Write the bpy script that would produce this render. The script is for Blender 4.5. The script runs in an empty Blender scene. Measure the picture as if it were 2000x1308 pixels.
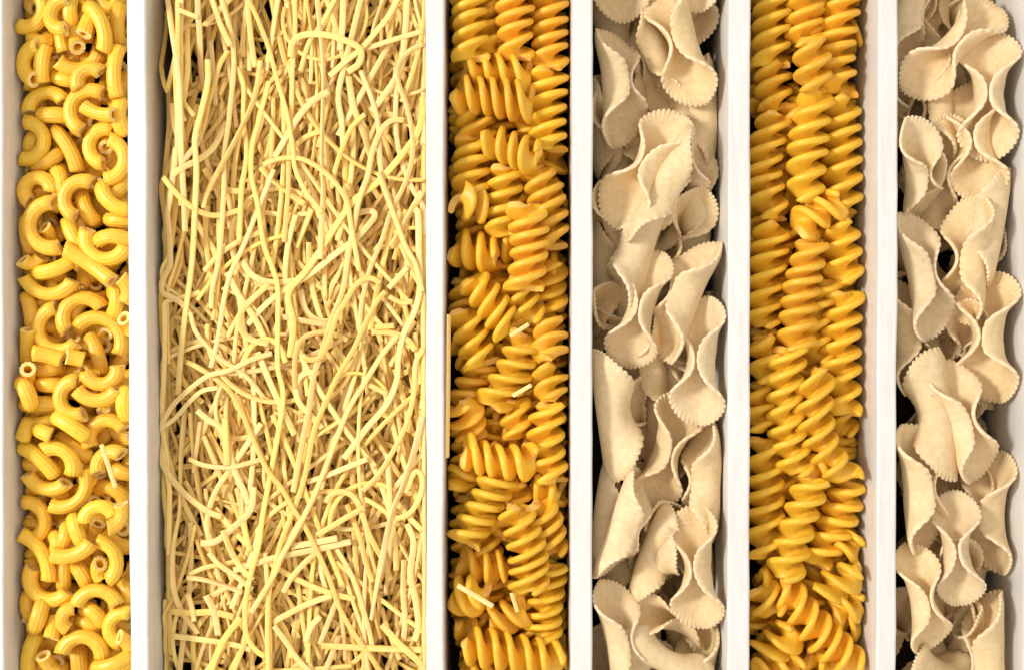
import bpy, math, random
import numpy as np
from mathutils import Vector

# ------------------------------------------------------------------ camera, world, light
# one unit = 1 cm; 85 photo pixels = 1 cm on the plane of the tray rims (z = 0)
K = 85.0
CAMH = 2600.0 / K
scene = bpy.context.scene
scene.unit_settings.scale_length = 0.01
col = scene.collection
cam_d = bpy.data.cameras.new('camera')
cam_d.sensor_width = 36.0
cam_d.lens = 36.0 * 2600.0 / 2000.0
cam_d.clip_start = 1.0
cam_d.clip_end = 500.0
cam = bpy.data.objects.new('camera', cam_d)
cam.location = (0, 0, CAMH)
col.objects.link(cam)
scene.camera = cam

world = bpy.data.worlds.new('World')
scene.world = world
world.use_nodes = True
world.node_tree.nodes['Background'].inputs[0].default_value = (1.0, 0.96, 0.91, 1)
world.node_tree.nodes['Background'].inputs[1].default_value = 0.90


def lamp(name, loc, size, power, colr):
    d = bpy.data.lights.new(name, 'AREA')
    d.shape = 'SQUARE'
    d.size = size
    d.energy = power
    d.color = colr
    o = bpy.data.objects.new(name, d)
    o.location = loc
    o.rotation_euler = (Vector((0, 0, -0.5)) - Vector(loc)).to_track_quat('-Z', 'Y').to_euler()
    col.objects.link(o)
    return o


# window light from the left, slightly from the top of the picture
lamp('window_light', (-66, 14, 62), 16.0, 72000.0, (1.0, 0.965, 0.91))
scene.view_settings.view_transform = 'Standard'
scene.view_settings.look = 'None'
scene.view_settings.gamma = 1.0
scene.view_settings.exposure = 0.0
scene.render.resolution_x = 1024
scene.render.resolution_y = 669
scene.render.engine = 'CYCLES'

rng = np.random.default_rng(11)
random.seed(11)


# ------------------------------------------------------------------ materials
def mat(name, base, rough=0.5, sss=0.0, sss_rad=(0.12, 0.06, 0.02), noise_scale=6.0, dark=0.8,
        light=1.1, bump=0.12, bump_scale=40.0, specks=0.0, speck_col=(0.2, 0.08, 0.02), rand=0.12,
        spec=0.5, hue=0.0, speck_scale=22.0, sat=0.08):
    m = bpy.data.materials.new(name)
    m.use_nodes = True
    nt = m.node_tree
    n = nt.nodes
    L = nt.links.new
    b = n['Principled BSDF']
    b.inputs['Roughness'].default_value = rough
    b.inputs['Specular IOR Level'].default_value = spec
    tc = n.new('ShaderNodeTexCoord')
    nz = n.new('ShaderNodeTexNoise')
    nz.inputs['Scale'].default_value = noise_scale
    nz.inputs['Detail'].default_value = 5
    L(tc.outputs['Object'], nz.inputs['Vector'])
    ramp = n.new('ShaderNodeValToRGB')
    ramp.color_ramp.elements[0].position = 0.3
    ramp.color_ramp.elements[1].position = 0.72
    c0 = [min(1, base[i] * dark ** (1 + 0.6 * i)) for i in range(3)]
    c1 = [min(1, base[i] * light) for i in range(3)]
    ramp.color_ramp.elements[0].color = (*c0, 1)
    ramp.color_ramp.elements[1].color = (*c1, 1)
    L(nz.outputs['Fac'], ramp.inputs['Fac'])
    last = ramp.outputs['Color']
    if rand or hue:
        oi = n.new('ShaderNodeObjectInfo')
        hsv = n.new('ShaderNodeHueSaturation')
        mr = n.new('ShaderNodeMapRange')
        mr.inputs['To Min'].default_value = 1 - rand
        mr.inputs['To Max'].default_value = 1 + rand * 0.6
        L(oi.outputs['Random'], mr.inputs['Value'])
        L(mr.outputs['Result'], hsv.inputs['Value'])
        mh = n.new('ShaderNodeMapRange')
        mh.inputs['To Min'].default_value = 0.5 - hue
        mh.inputs['To Max'].default_value = 0.5 + hue
        mul = n.new('ShaderNodeMath'); mul.operation = 'MULTIPLY'; mul.inputs[1].default_value = 7.31
        fr = n.new('ShaderNodeMath'); fr.operation = 'FRACT'
        L(oi.outputs['Random'], mul.inputs[0]); L(mul.outputs[0], fr.inputs[0])
        L(fr.outputs[0], mh.inputs['Value'])
        L(mh.outputs['Result'], hsv.inputs['Hue'])
        L(last, hsv.inputs['Color'])
        ms = n.new('ShaderNodeMapRange')
        ms.inputs['To Min'].default_value = 1.0 - sat
        ms.inputs['To Max'].default_value = 1.0 + sat * 0.4
        m2 = n.new('ShaderNodeMath'); m2.operation = 'MULTIPLY'; m2.inputs[1].default_value = 13.7
        f2 = n.new('ShaderNodeMath'); f2.operation = 'FRACT'
        L(oi.outputs['Random'], m2.inputs[0]); L(m2.outputs[0], f2.inputs[0])
        L(f2.outputs[0], ms.inputs['Value']); L(ms.outputs['Result'], hsv.inputs['Saturation'])
        last = hsv.outputs['Color']
    if specks:
        vz = n.new('ShaderNodeTexNoise')
        vz.inputs['Scale'].default_value = speck_scale
        vz.inputs['Detail'].default_value = 2
        L(tc.outputs['Object'], vz.inputs['Vector'])
        r2 = n.new('ShaderNodeValToRGB')
        r2.color_ramp.elements[0].position = 0.70 - specks * 0.1
        r2.color_ramp.elements[0].color = (0, 0, 0, 1)
        r2.color_ramp.elements[1].position = 0.78 - specks * 0.1
        r2.color_ramp.elements[1].color = (0.6, 0.6, 0.6, 1)
        L(vz.outputs['Fac'], r2.inputs['Fac'])
        mx = n.new('ShaderNodeMix'); mx.data_type = 'RGBA'
        L(r2.outputs['Color'], mx.inputs['Factor'])
        L(last, mx.inputs['A'])
        mx.inputs['B'].default_value = (*speck_col, 1)
        last = mx.outputs['Result']
    L(last, b.inputs['Base Color'])
    if sss:
        b.inputs['Subsurface Weight'].default_value = sss
        b.inputs['Subsurface Radius'].default_value = sss_rad
        b.inputs['Subsurface Scale'].default_value = 1.0
    if bump:
        bz = n.new('ShaderNodeTexNoise')
        bz.inputs['Scale'].default_value = bump_scale
        bz.inputs['Detail'].default_value = 4
        L(tc.outputs['Object'], bz.inputs['Vector'])
        bp = n.new('ShaderNodeBump')
        bp.inputs['Strength'].default_value = bump
        bp.inputs['Distance'].default_value = 0.02
        L(bz.outputs['Fac'], bp.inputs['Height'])
        L(bp.outputs['Normal'], b.inputs['Normal'])
    return m


M_MAC = mat('macaroni_dough', (0.94, 0.56, 0.05), rough=0.38, sss=0.3, sat=0.0, sss_rad=(0.12, 0.07, 0.02), dark=0.93, light=1.06, bump=0.15, hue=0.006)
M_MAC_END = mat('macaroni_cut_end', (0.92, 0.68, 0.24), rough=0.75, sss=0.2, bump=0.4, bump_scale=30, dark=0.95, rand=0.05)
M_FUS = mat('fusilli_dough', (0.89, 0.52, 0.038), rough=0.42, sss=0.28, sat=0.0, sss_rad=(0.10, 0.045, 0.01), dark=0.93, light=1.05, bump=0.12, specks=0.1, speck_scale=20, speck_col=(0.45, 0.16, 0.01), hue=0.006)
M_FUS_EDGE = mat('fusilli_cut_end', (0.92, 0.54, 0.09), rough=0.55, bump=0.3, rand=0.05, dark=0.95)
M_BOW = mat('bow_dough', (0.79, 0.61, 0.345), rough=0.62, sss=0.2, sss_rad=(0.10, 0.06, 0.03), dark=0.92, light=1.05, bump=0.25, bump_scale=26, specks=0.3, speck_scale=17, speck_col=(0.30, 0.15, 0.06), rand=0.07, spec=0.3)
M_BOW_EDGE = mat('bow_cut_edge', (0.83, 0.65, 0.41), rough=0.75, bump=0.35, bump_scale=20, rand=0.05, dark=0.93, spec=0.3)
M_NOO = mat('noodle_dough', (0.95, 0.665, 0.21), rough=0.5, sss=0.35, sss_rad=(0.10, 0.07, 0.03), dark=0.95, light=1.05, bump=0.15, bump_scale=25, rand=0.10, hue=0.005, sat=0.12, spec=0.35)
M_NOO_END = mat('noodle_cut_end', (0.94, 0.77, 0.42), rough=0.7, bump=0.3, rand=0.04, dark=0.97)


def wood_material():
    m = bpy.data.materials.new('white_painted_wood')
    m.use_nodes = True
    nt = m.node_tree; n = nt.nodes; L = nt.links.new
    b = n['Principled BSDF']
    b.inputs['Roughness'].default_value = 0.42
    tc = n.new('ShaderNodeTexCoord')
    mp = n.new('ShaderNodeMapping'); mp.inputs['Scale'].default_value = (3.0, 0.35, 3.0)
    L(tc.outputs['Object'], mp.inputs['Vector'])
    nz = n.new('ShaderNodeTexNoise'); nz.inputs['Scale'].default_value = 1.6; nz.inputs['Detail'].default_value = 8
    L(mp.outputs[0], nz.inputs['Vector'])
    r = n.new('ShaderNodeValToRGB')
    e = r.color_ramp.elements
    e[0].position = 0.3; e[0].color = (0.69, 0.66, 0.61, 1)
    e[1].position = 0.55; e[1].color = (0.75, 0.73, 0.70, 1)
    L(nz.outputs['Fac'], r.inputs['Fac'])
    # scuffs: thin grey brown worn spots running with the grain
    mp2 = n.new('ShaderNodeMapping'); mp2.inputs['Scale'].default_value = (6.0, 2.2, 6.0)
    L(tc.outputs['Object'], mp2.inputs['Vector'])
    n2 = n.new('ShaderNodeTexNoise'); n2.inputs['Scale'].default_value = 2.3; n2.inputs['Detail'].default_value = 9
    n2.inputs['Roughness'].default_value = 0.7
    L(mp2.outputs[0], n2.inputs['Vector'])
    r2 = n.new('ShaderNodeValToRGB')
    r2.color_ramp.elements[0].position = 0.62; r2.color_ramp.elements[0].color = (0, 0, 0, 1)
    r2.color_ramp.elements[1].position = 0.80; r2.color_ramp.elements[1].color = (0.7, 0.7, 0.7, 1)
    L(n2.outputs['Fac'], r2.inputs['Fac'])
    mx = n.new('ShaderNodeMix'); mx.data_type = 'RGBA'
    L(r2.outputs['Color'], mx.inputs['Factor']); L(r.outputs['Color'], mx.inputs['A'])
    mx.inputs['B'].default_value = (0.45, 0.38, 0.30, 1)
    L(mx.outputs['Result'], b.inputs['Base Color'])
    bp = n.new('ShaderNodeBump'); bp.inputs['Strength'].default_value = 0.35; bp.inputs['Distance'].default_value = 0.03
    L(n2.outputs['Fac'], bp.inputs['Height']); L(bp.outputs['Normal'], b.inputs['Normal'])
    return m


M_WOOD = wood_material()


def cloth_material():
    m = bpy.data.materials.new('dark_patterned_cloth')
    m.use_nodes = True
    nt = m.node_tree; n = nt.nodes; L = nt.links.new
    b = n['Principled BSDF']; b.inputs['Roughness'].default_value = 0.9
    tc = n.new('ShaderNodeTexCoord')
    br = n.new('ShaderNodeTexBrick'); br.inputs['Scale'].default_value = 7.0
    br.inputs['Color1'].default_value = (0.022, 0.012, 0.010, 1)
    br.inputs['Color2'].default_value = (0.035, 0.020, 0.017, 1)
    br.inputs['Mortar'].default_value = (0.07, 0.05, 0.045, 1)
    br.inputs['Mortar Size'].default_value = 0.03
    br.inputs['Brick Width'].default_value = 0.55; br.inputs['Row Height'].default_value = 0.4
    L(tc.outputs['Object'], br.inputs['Vector'])
    L(br.outputs['Color'], b.inputs['Base Color'])
    wv = n.new('ShaderNodeTexNoise'); wv.inputs['Scale'].default_value = 60
    L(tc.outputs['Object'], wv.inputs['Vector'])
    bp = n.new('ShaderNodeBump'); bp.inputs['Strength'].default_value = 0.5; bp.inputs['Distance'].default_value = 0.02
    L(wv.outputs['Fac'], bp.inputs['Height']); L(bp.outputs['Normal'], b.inputs['Normal'])
    return m


M_CLOTH = cloth_material()
M_TABLE = mat('table_wood', (0.10, 0.06, 0.04), rough=0.6, noise_scale=1.0, rand=0)


# ------------------------------------------------------------------ mesh helpers
def build(name, verts, faces, mats, mids=None, smooth=True, origin=None, parent=None):
    """verts (n,3) array in world space, faces (m,4) int array or list of tuples"""
    verts = np.asarray(verts, dtype=float)
    if origin is None:
        origin = (verts.min(0) + verts.max(0)) / 2
    origin = np.asarray(origin, dtype=float)
    me = bpy.data.meshes.new(name)
    me.from_pydata((verts - origin).tolist(), [], [tuple(f) for f in (faces.tolist() if hasattr(faces, 'tolist') else faces)])
    for m in mats:
        me.materials.append(m)
    if mids is not None:
        me.polygons.foreach_set('material_index', np.asarray(mids, dtype=np.int32))
    if smooth is True:
        me.polygons.foreach_set('use_smooth', np.ones(len(me.polygons), dtype=bool))
    elif smooth is not False:
        me.polygons.foreach_set('use_smooth', np.asarray(smooth, dtype=bool))
    me.update()
    o = bpy.data.objects.new(name, me)
    o.location = origin
    col.objects.link(o)
    if parent is not None:
        o.parent = parent
        o.location = origin - np.array(parent.location)
    return o


def W(px, py, z=0.0):
    """photo pixel -> world x, y for a point at height z"""
    f = (CAMH - z) / CAMH / K
    return (px - 1000.0) * f, (654.0 - py) * f


TILES = {}
for nm, x0, y0, k in (('T1', 0, 0, 3.963), ('T2', 0, 320, 3.963), ('T3', 0, 640, 3.963), ('T4', 0, 960, 3.759),
                      ('F1', 850, 0, 3.963), ('F2', 850, 320, 3.963), ('F3', 850, 640, 3.963), ('F4', 850, 960, 3.759),
                      ('H1', 1130, 0, 3.847), ('H2', 1130, 320, 3.847), ('H3', 1130, 640, 3.847), ('H4', 1130, 960, 3.759),
                      ('G1', 1430, 0, 3.847), ('G2', 1430, 320, 3.847), ('G3', 1430, 640, 3.847), ('G4', 1430, 960, 3.759),
                      ('K1', 1700, 0, 3.847), ('K2', 1700, 320, 3.847), ('K3', 1700, 640, 3.847), ('K4', 1700, 960, 3.759),
                      ('N1', 240, 0, 2.973), ('N2', 240, 430, 2.973), ('N3', 240, 868, 2.973)):
    TILES[nm] = (x0, y0, k)


def tp(tile, x, y):
    x0, y0, k = TILES[tile]
    return x0 + x / k, y0 + y / k


# ------------------------------------------------------------------ the tray
FLOOR = -3.3
# inner edges of the compartments in photo pixels at rim height: (left top, left bottom, right top, right bottom)
DIV = [(247, 254, 285, 291), (831, 833, 868, 867), (1118, 1115, 1158.5, 1156.5), (1424, 1421, 1467, 1464), (1716, 1712, 1755, 1750)]
BOX = {'mac': (5, 8, 247, 254), 'noo': (285, 291, 831, 833), 'fua': (868, 867, 1118, 1115), 'boa': (1158.5, 1156.5, 1424, 1421),
       'fub': (1467, 1464, 1716, 1712), 'bob': (1755, 1750, 2003, 2000)}
Y0, Y1 = -110, 1420


def edge_x(top, bot, y):
    return top + (bot - top) * (y / 1308.0)


def board(name, lt, lb, rt, rb, ztop, parent, seed):
    """a painted board standing on the tray floor: rounded top edges, slightly wavy faces"""
    r = np.random.default_rng(seed)
    ny = 90
    ys = np.linspace(Y0, Y1, ny)
    wl = np.convolve(r.normal(0, 1.6, ny + 8), np.ones(9) / 9, 'valid')
    wr = np.convolve(r.normal(0, 1.6, ny + 8), np.ones(9) / 9, 'valid')
    prof = []
    rad = 0.055
    V = []
    for i, y in enumerate(ys):
        xl = (edge_x(lt, lb, y) + wl[i] - 1000) / K
        xr = (edge_x(rt, rb, y) + wr[i] - 1000) / K
        yy = (654 - y) / K
        P = [(xl, FLOOR + 0.003), (xl, ztop - rad), (xl + rad * 0.3, ztop - rad * 0.3), (xl + rad, ztop), (xr - rad, ztop), (xr - rad * 0.3, ztop - rad * 0.3), (xr, ztop - rad), (xr, FLOOR + 0.003)]
        V += [(a, yy, b) for a, b in P]
    F = []
    for i in range(ny - 1):
        for j in range(8):
            a = i * 8 + j; b = i * 8 + (j + 1) % 8
            F.append((a, b, b + 8, a + 8))
    F.append(tuple(range(8))[::-1]); F.append(tuple((ny - 1) * 8 + j for j in range(8)))
    sm = [(k % 8) in (1, 2, 4, 5) for k in range((ny - 1) * 8)] + [False, False]
    return build(name, V, F, [M_WOOD], smooth=sm, parent=parent)


tray = bpy.data.objects.new('wooden_tray', None)
col.objects.link(tray)
tray.location = (0, 0, FLOOR)
tray['label'] = 'long white painted wooden tray divided into six narrow compartments of pasta'
tray['category'] = 'tray'
for i, d in enumerate(DIV):
    board('divider', d[0], d[1], d[2], d[3], 0.0, tray, 40 + i)
board('side_wall', -55, -52, 5, 8, 0.0, tray, 60)
board('side_wall', 2003, 2000, 2060, 2057, 0.0, tray, 61)


def slab(name, x0, x1, y0, y1, z0, z1, m, parent=None):
    V = [(x, y, z) for z in (z0, z1) for x, y in ((x0, y0), (x1, y0), (x1, y1), (x0, y1))]
    F = [(3, 2, 1, 0), (4, 5, 6, 7), (0, 1, 5, 4), (1, 2, 6, 5), (2, 3, 7, 6), (3, 0, 4, 7)]
    return build(name, V, F, [m], smooth=False, parent=parent)


slab('end_wall', -12.35, 12.40, (654 - Y0) / K + 0.002, (654 - Y0) / K + 0.5, FLOOR, 0.0, M_WOOD, tray)
slab('end_wall', -12.35, 12.40, (654 - Y1) / K - 0.5, (654 - Y1) / K - 0.002, FLOOR, 0.0, M_WOOD, tray)
slab('base_panel', -12.35, 12.40, (654 - Y1) / K - 0.5, (654 - Y0) / K + 0.5, FLOOR - 0.4, FLOOR - 0.02, M_WOOD, tray)
cl = slab('lining_cloth', -12.3, 12.3, (654 - Y1) / K, (654 - Y0) / K, FLOOR - 0.016, FLOOR, M_CLOTH)
cl['label'] = 'dark brown cloth with woven squares under the pasta, glimpsed in the gaps'
cl['category'] = 'cloth'
tb = slab('table_top', -60, 60, -60, 60, FLOOR - 2.0, FLOOR - 0.404, M_TABLE)
tb['kind'] = 'structure'


# ------------------------------------------------------------------ piling: each piece drops on the height map of its box
class Pile:
    def __init__(self, box, base, cell=0.07):
        self.b = BOX[box]
        self.cell = cell
        self.x0 = (min(self.b[0], self.b[1]) - 1010) / K
        self.y0 = (654 - 1450) / K
        nx = int(((max(self.b[2:]) - min(self.b[:2]) + 20) / K) / cell) + 2
        ny = int((1450 + 150) / K / cell) + 2
        self.H = np.full((nx, ny), base)

    def cells(self, v):
        i = np.clip(((v[:, 0] - self.x0) / self.cell).astype(int), 0, self.H.shape[0] - 1)
        j = np.clip(((v[:, 1] - self.y0) / self.cell).astype(int), 0, self.H.shape[1] - 1)
        return i, j

    def clampx(self, v):
        """push a piece sideways until it no longer pierces a wall; returns shift"""
        y = 654 - v[:, 1] * K
        lo = (edge_x(self.b[0], self.b[1], y) - 1000) / K
        hi = (edge_x(self.b[2], self.b[3], y) - 1000) / K
        a = (lo - v[:, 0]).max(); b = (v[:, 0] - hi).max()
        if a > 0 and b > 0:
            return (a - b) / 2
        return a + 0.01 if a > 0 else (-b - 0.01 if b > 0 else 0.0)

    def low_spot(self, r, x0, x1, tries, rad):
        """photo pixel of the lowest of a few random spots"""
        best = None
        for _ in range(tries):
            px, py = r.uniform(x0, x1), r.uniform(-70, 1380)
            x, y = W(px, py, -1.2)
            i = int((x - self.x0) / self.cell); j = int((y - self.y0) / self.cell); k = int(rad / K / self.cell)
            m = self.H[max(0, i - k):i + k + 1, max(0, j - k):j + k + 1].mean()
            if best is None or m < best[0]:
                best = (m, px, py)
        return best[1], best[2]

    def drop(self, v, pct=88, slack=0.0):
        """v: vertices around z=0; returns dz"""
        i, j = self.cells(v)
        key = i * self.H.shape[1] + j
        low = np.full(self.H.size, 1e9); np.minimum.at(low, key, v[:, 2])
        used = np.unique(key)
        gap = self.H.ravel()[used] - low[used]
        return np.percentile(gap, pct) - slack

    def add(self, v):
        i, j = self.cells(v)
        np.maximum.at(self.H, (i, j), v[:, 2])


def finish(pile, recs, key, faces=None, limit=290):
    """recs: (object, verts, cx, cy, pose, fill); drops fill pieces nothing shows of, notes the half hidden ones,
    joins the least visible fill pieces past the limit into one heap"""
    kept = []
    for o, V, cx, cy, pose, fill in recs:
        i, j = pile.cells(V)
        vis = (V[:, 2] > pile.H[i, j] - 0.15).mean()
        ys = 654 - V[:, 1] * K
        if (fill and vis < 0.006) or ys.min() > 1345 or ys.max() < -35:
            me = o.data
            bpy.data.objects.remove(o); bpy.data.meshes.remove(me)
            continue
        kept.append([vis if fill else 2 + vis, vis, o, V, cx, cy, pose])
    kept.sort(key=lambda e: -e[0])
    for q, (_, vis, o, V, cx, cy, pose) in enumerate(kept):
        if q < limit or faces is None:
            ITEMS.setdefault(key, []).append(dict(o=o, x=cx, y=cy, pose=pose, buried=bool(vis < 0.10)))
            o['category'] = 'pasta'
    if faces is not None and len(kept) > limit:
        F, Mi, S, mats, nm, lab = faces
        rest = kept[limit:]
        VV = np.vstack([e[3] for e in rest]); n1 = len(rest[0][3])
        FF = np.vstack([np.asarray(F) + k * n1 for k in range(len(rest))])
        for e in rest:
            me = e[2].data
            bpy.data.objects.remove(e[2]); bpy.data.meshes.remove(me)
        o = build(nm, VV, FF, mats, Mi * len(rest), S * len(rest))
        o['kind'] = 'stuff'; o['label'] = lab; o['category'] = 'pasta'


ITEMS = {}   # group -> list of dicts for labelling


CAPS = {'mac': (-0.65, -0.38, -0.10, 0.18), 'fus': (-0.75, -0.42, -0.08, 0.22), 'bow': (-0.9, -0.5, -0.15, 0.12)}


def place(pile, make, cap, pct, z_guess=-0.6, zfix=None):
    """make(z) -> world vertices built for a centre height z; returns the vertices where they rest"""
    z = z_guess
    for _ in range(2):
        v = make(z)
        v0 = v.copy(); v0[:, 2] -= z
        z = pile.drop(v0, pct) if zfix is None else zfix
        top = v0[:, 2].max()
        z = min(z, cap - top)
        z = max(z, FLOOR + 0.01 - v0[:, 2].min())
    v = make(z)
    v[:, 0] += pile.clampx(v)
    return v


# ------------------------------------------------------------------ elbow macaroni
def arc3(A, M, B, n):
    """n points on the circle through three points in space"""
    A, M, B = map(np.asarray, (A, M, B))
    a = M - A; b = B - A
    nrm = np.cross(a, b); l2 = nrm @ nrm
    if l2 < 1e-7:
        M = M + np.array([0.0, 0.0, 0.03]); a = M - A; nrm = np.cross(a, b); l2 = nrm @ nrm
    c = A + (np.cross(nrm, a) * (b @ b) + np.cross(b, nrm) * (a @ a)) / (2 * l2)
    R = np.linalg.norm(A - c)
    u = (A - c) / R; w = nrm / math.sqrt(l2); v = np.cross(w, u)
    am = math.atan2((M - c) @ v, (M - c) @ u) % (2 * math.pi)
    ab = math.atan2((B - c) @ v, (B - c) @ u) % (2 * math.pi)
    if am > ab:
        ab -= 2 * math.pi
    t = np.linspace(0, ab, n)
    P = c + R * (np.cos(t)[:, None] * u + np.sin(t)[:, None] * v)
    T = (-np.sin(t)[:, None] * u + np.cos(t)[:, None] * v) * np.sign(ab)
    Nn = (np.cos(t)[:, None] * u + np.sin(t)[:, None] * v)
    return P, T, Nn, np.tile(w, (n, 1))


NR, NL, RIDGES = 48, 13, 12
_f = []
for i in range(NL - 1):
    for j in range(NR):
        k = (j + 1) % NR
        _f.append((i * NR + j, i * NR + k, (i + 1) * NR + k, (i + 1) * NR + j))
_o = NL * NR
_inn = []
for i in range(NL - 1):
    for j in range(NR):
        k = (j + 1) % NR
        _inn.append((_o + i * NR + k, _o + i * NR + j, _o + (i + 1) * NR + j, _o + (i + 1) * NR + k))
_cap = []
for j in range(NR):
    k = (j + 1) % NR
    _cap.append((j, _o + j, _o + k, k))
    e = (NL - 1) * NR
    _cap.append((e + j, e + k, _o + e + k, _o + e + j))
MAC_F = np.array(_f + _inn + _cap)
MAC_M = [0] * (len(_f) + len(_inn)) + [1] * len(_cap)
MAC_S = [True] * (len(_f) + len(_inn)) + [False] * len(_cap)


def macaroni_verts(pts, zs, seed):
    """pts: three photo pixels; zs: three heights (cm)"""
    r = np.random.default_rng(seed)
    rad = (15.1 + r.uniform(-0.8, 0.8)) / K
    hole = rad * r.uniform(0.50, 0.56)
    th = np.linspace(0, 2 * math.pi, NR, endpoint=False)
    ridge = 1 + 0.040 * np.cos(RIDGES * th) + 0.012 * np.cos(2 * th + r.uniform(0, 6))
    P3 = [np.array([*W(p[0], p[1], z), z]) for p, z in zip(pts, zs)]
    P, T, N, B = arc3(*P3, NL)
    s = np.linspace(0, 1, NL)
    flat = 1 - 0.10 * np.exp(-((s - 0.5) / 0.3) ** 2)
    out = []
    w1, w2 = r.uniform(0, 6, 2)
    end = 1 + 0.04 * (np.exp(-s / 0.04) + np.exp(-(1 - s) / 0.04))
    cut0, cut1 = r.uniform(-0.3, 0.3, 2)
    for k, rr in enumerate((rad, hole)):
        rd = ridge if k == 0 else 1 + 0.02 * np.cos(5 * th)
        ring = (P[:, None, :] + (rr * rd * np.cos(th))[None, :, None] * N[:, None, :] * flat[:, None, None] * end[:, None, None]
                + (rr * rd * np.sin(th))[None, :, None] * B[:, None, :] * end[:, None, None])
        # slanted, slightly ragged cuts
        for idx, cc, ww in ((0, cut0, w1), (NL - 1, cut1, w2)):
            off = cc * rr * np.cos(th + ww) + 0.008 * np.sin(RIDGES * th) * (k == 0)
            ring[idx] += off[:, None] * T[idx]
        out.append(ring.reshape(-1, 3))
    return np.vstack(out)


# ------------------------------------------------------------------ fusilli: a double blade twisted round an axis
NT = 9
FUS_DELTA = 1.15


def fusilli_verts(A, B, rad_px, phase, seed, pitch_px=55.0):
    """A, B: world end points of the axis"""
    r = np.random.default_rng(seed)
    A = np.asarray(A); B = np.asarray(B)
    Lv = B - A; L = np.linalg.norm(Lv); ax = Lv / L
    ref = np.array([0, 0, 1.0]) if abs(ax[2]) < 0.9 else np.array([0, 1.0, 0])
    e1 = np.cross(ref, ax); e1 /= np.linalg.norm(e1); e2 = np.cross(ax, e1)
    R = rad_px / K; P = pitch_px * r.uniform(0.93, 1.14) / K
    turns = L / P
    n = max(12, int(turns * 19))
    s = np.linspace(0, 1, n)
    # pitch drifts a little along the piece
    zz = (s - 0.5) * L + 0.016 * L * np.sin(2 * math.pi * s * r.uniform(0.7, 1.6) + r.uniform(0, 6)) + 0.006 * L * np.sin(2 * math.pi * s * 3.1 + r.uniform(0, 6))
    slope = 1 - 0.5 * np.exp(-(s * L * K / 16) ** 2) - 0.5 * np.exp(-((1 - s) * L * K / 16) ** 2)      # the cut ends unwind a little
    g = np.r_[0, np.cumsum((slope[1:] + slope[:-1]) / 2)] / (n - 1)
    g = g * (0.5 + 0.5 / g[-1])
    ph = phase + g * turns * 2 * math.pi
    Rm = R * (1 + 0.05 * np.sin(s * 5 + r.uniform(0, 6)) + 0.025 * np.sin(ph * 0.5 + r.uniform(0, 6)) + r.uniform(-0.03, 0.05))
    Rm = Rm * (1 - 0.02 * np.exp(-s / 0.05) - 0.03 * np.exp(-(1 - s) / 0.05))
    t = np.sin(np.linspace(-1, 1, 2 * NT + 1) * math.pi / 2) * 0.75 + np.linspace(-1, 1, 2 * NT + 1) * 0.25
    a = np.abs(t)
    hb = (6.3 + 2.4 * (1 - a)) / K * r.uniform(0.92, 1.08)
    he = np.sqrt(np.clip(1 - ((a - 0.87) / 0.13).clip(0, 1) ** 2, 0.0, 1))
    h = hb * np.maximum(he, 0.2)
    ang = ph[:, None] + FUS_DELTA * (a[None, :] ** 1.3) + np.where(t < 0, math.pi, 0)[None, :]
    rr = Rm[:, None] * a[None, :]
    C = np.stack([rr * np.cos(ang), rr * np.sin(ang), np.repeat(zz[:, None], len(t), 1)], -1)
    dt = np.gradient(C, axis=1); ds = np.gradient(C, axis=0)
    N = np.cross(dt, ds)
    N /= (np.linalg.norm(N, axis=2, keepdims=True) + 1e-9)
    top = C + N * h[None, :, None]
    bot = C - N * h[None, :, None]
    loop = np.concatenate([top, bot[:, ::-1]], axis=1)          # n x m
    # bend the axis a little
    bend = r.normal(0, 0.07, 2) * L
    q = 4 * s * (1 - s)
    loop[:, :, 0] += (bend[0] * q)[:, None]
    loop[:, :, 1] += (bend[1] * q)[:, None] * 0.4
    m = loop.shape[1]
    V = loop.reshape(-1, 3)
    Vw = (A + B) / 2 + V[:, 0:1] * e1 + V[:, 1:2] * e2 + V[:, 2:3] * ax
    return Vw, n, m


def fusilli_faces(n, m):
    i = np.arange(n - 1)[:, None] * m; j = np.arange(m)[None, :]; k = (j + 1) % m
    q = np.stack([i + j, i + m + j, i + m + k, i + k], -1).reshape(-1, 4).tolist()
    h = m // 2
    caps = []
    for e, fl in ((0, False), ((n - 1) * m, True)):
        for a in range(h - 1):
            f = (e + a, e + a + 1, e + m - 2 - a, e + m - 1 - a)
            caps.append(f[::-1] if fl else f)
    F = q + caps
    return F, [0] * len(q) + [1] * len(caps), [True] * len(q) + [False] * len(caps)


# ------------------------------------------------------------------ pinched scalloped discs
NA, NB, SCALLOPS = 232, 9, 58


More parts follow.
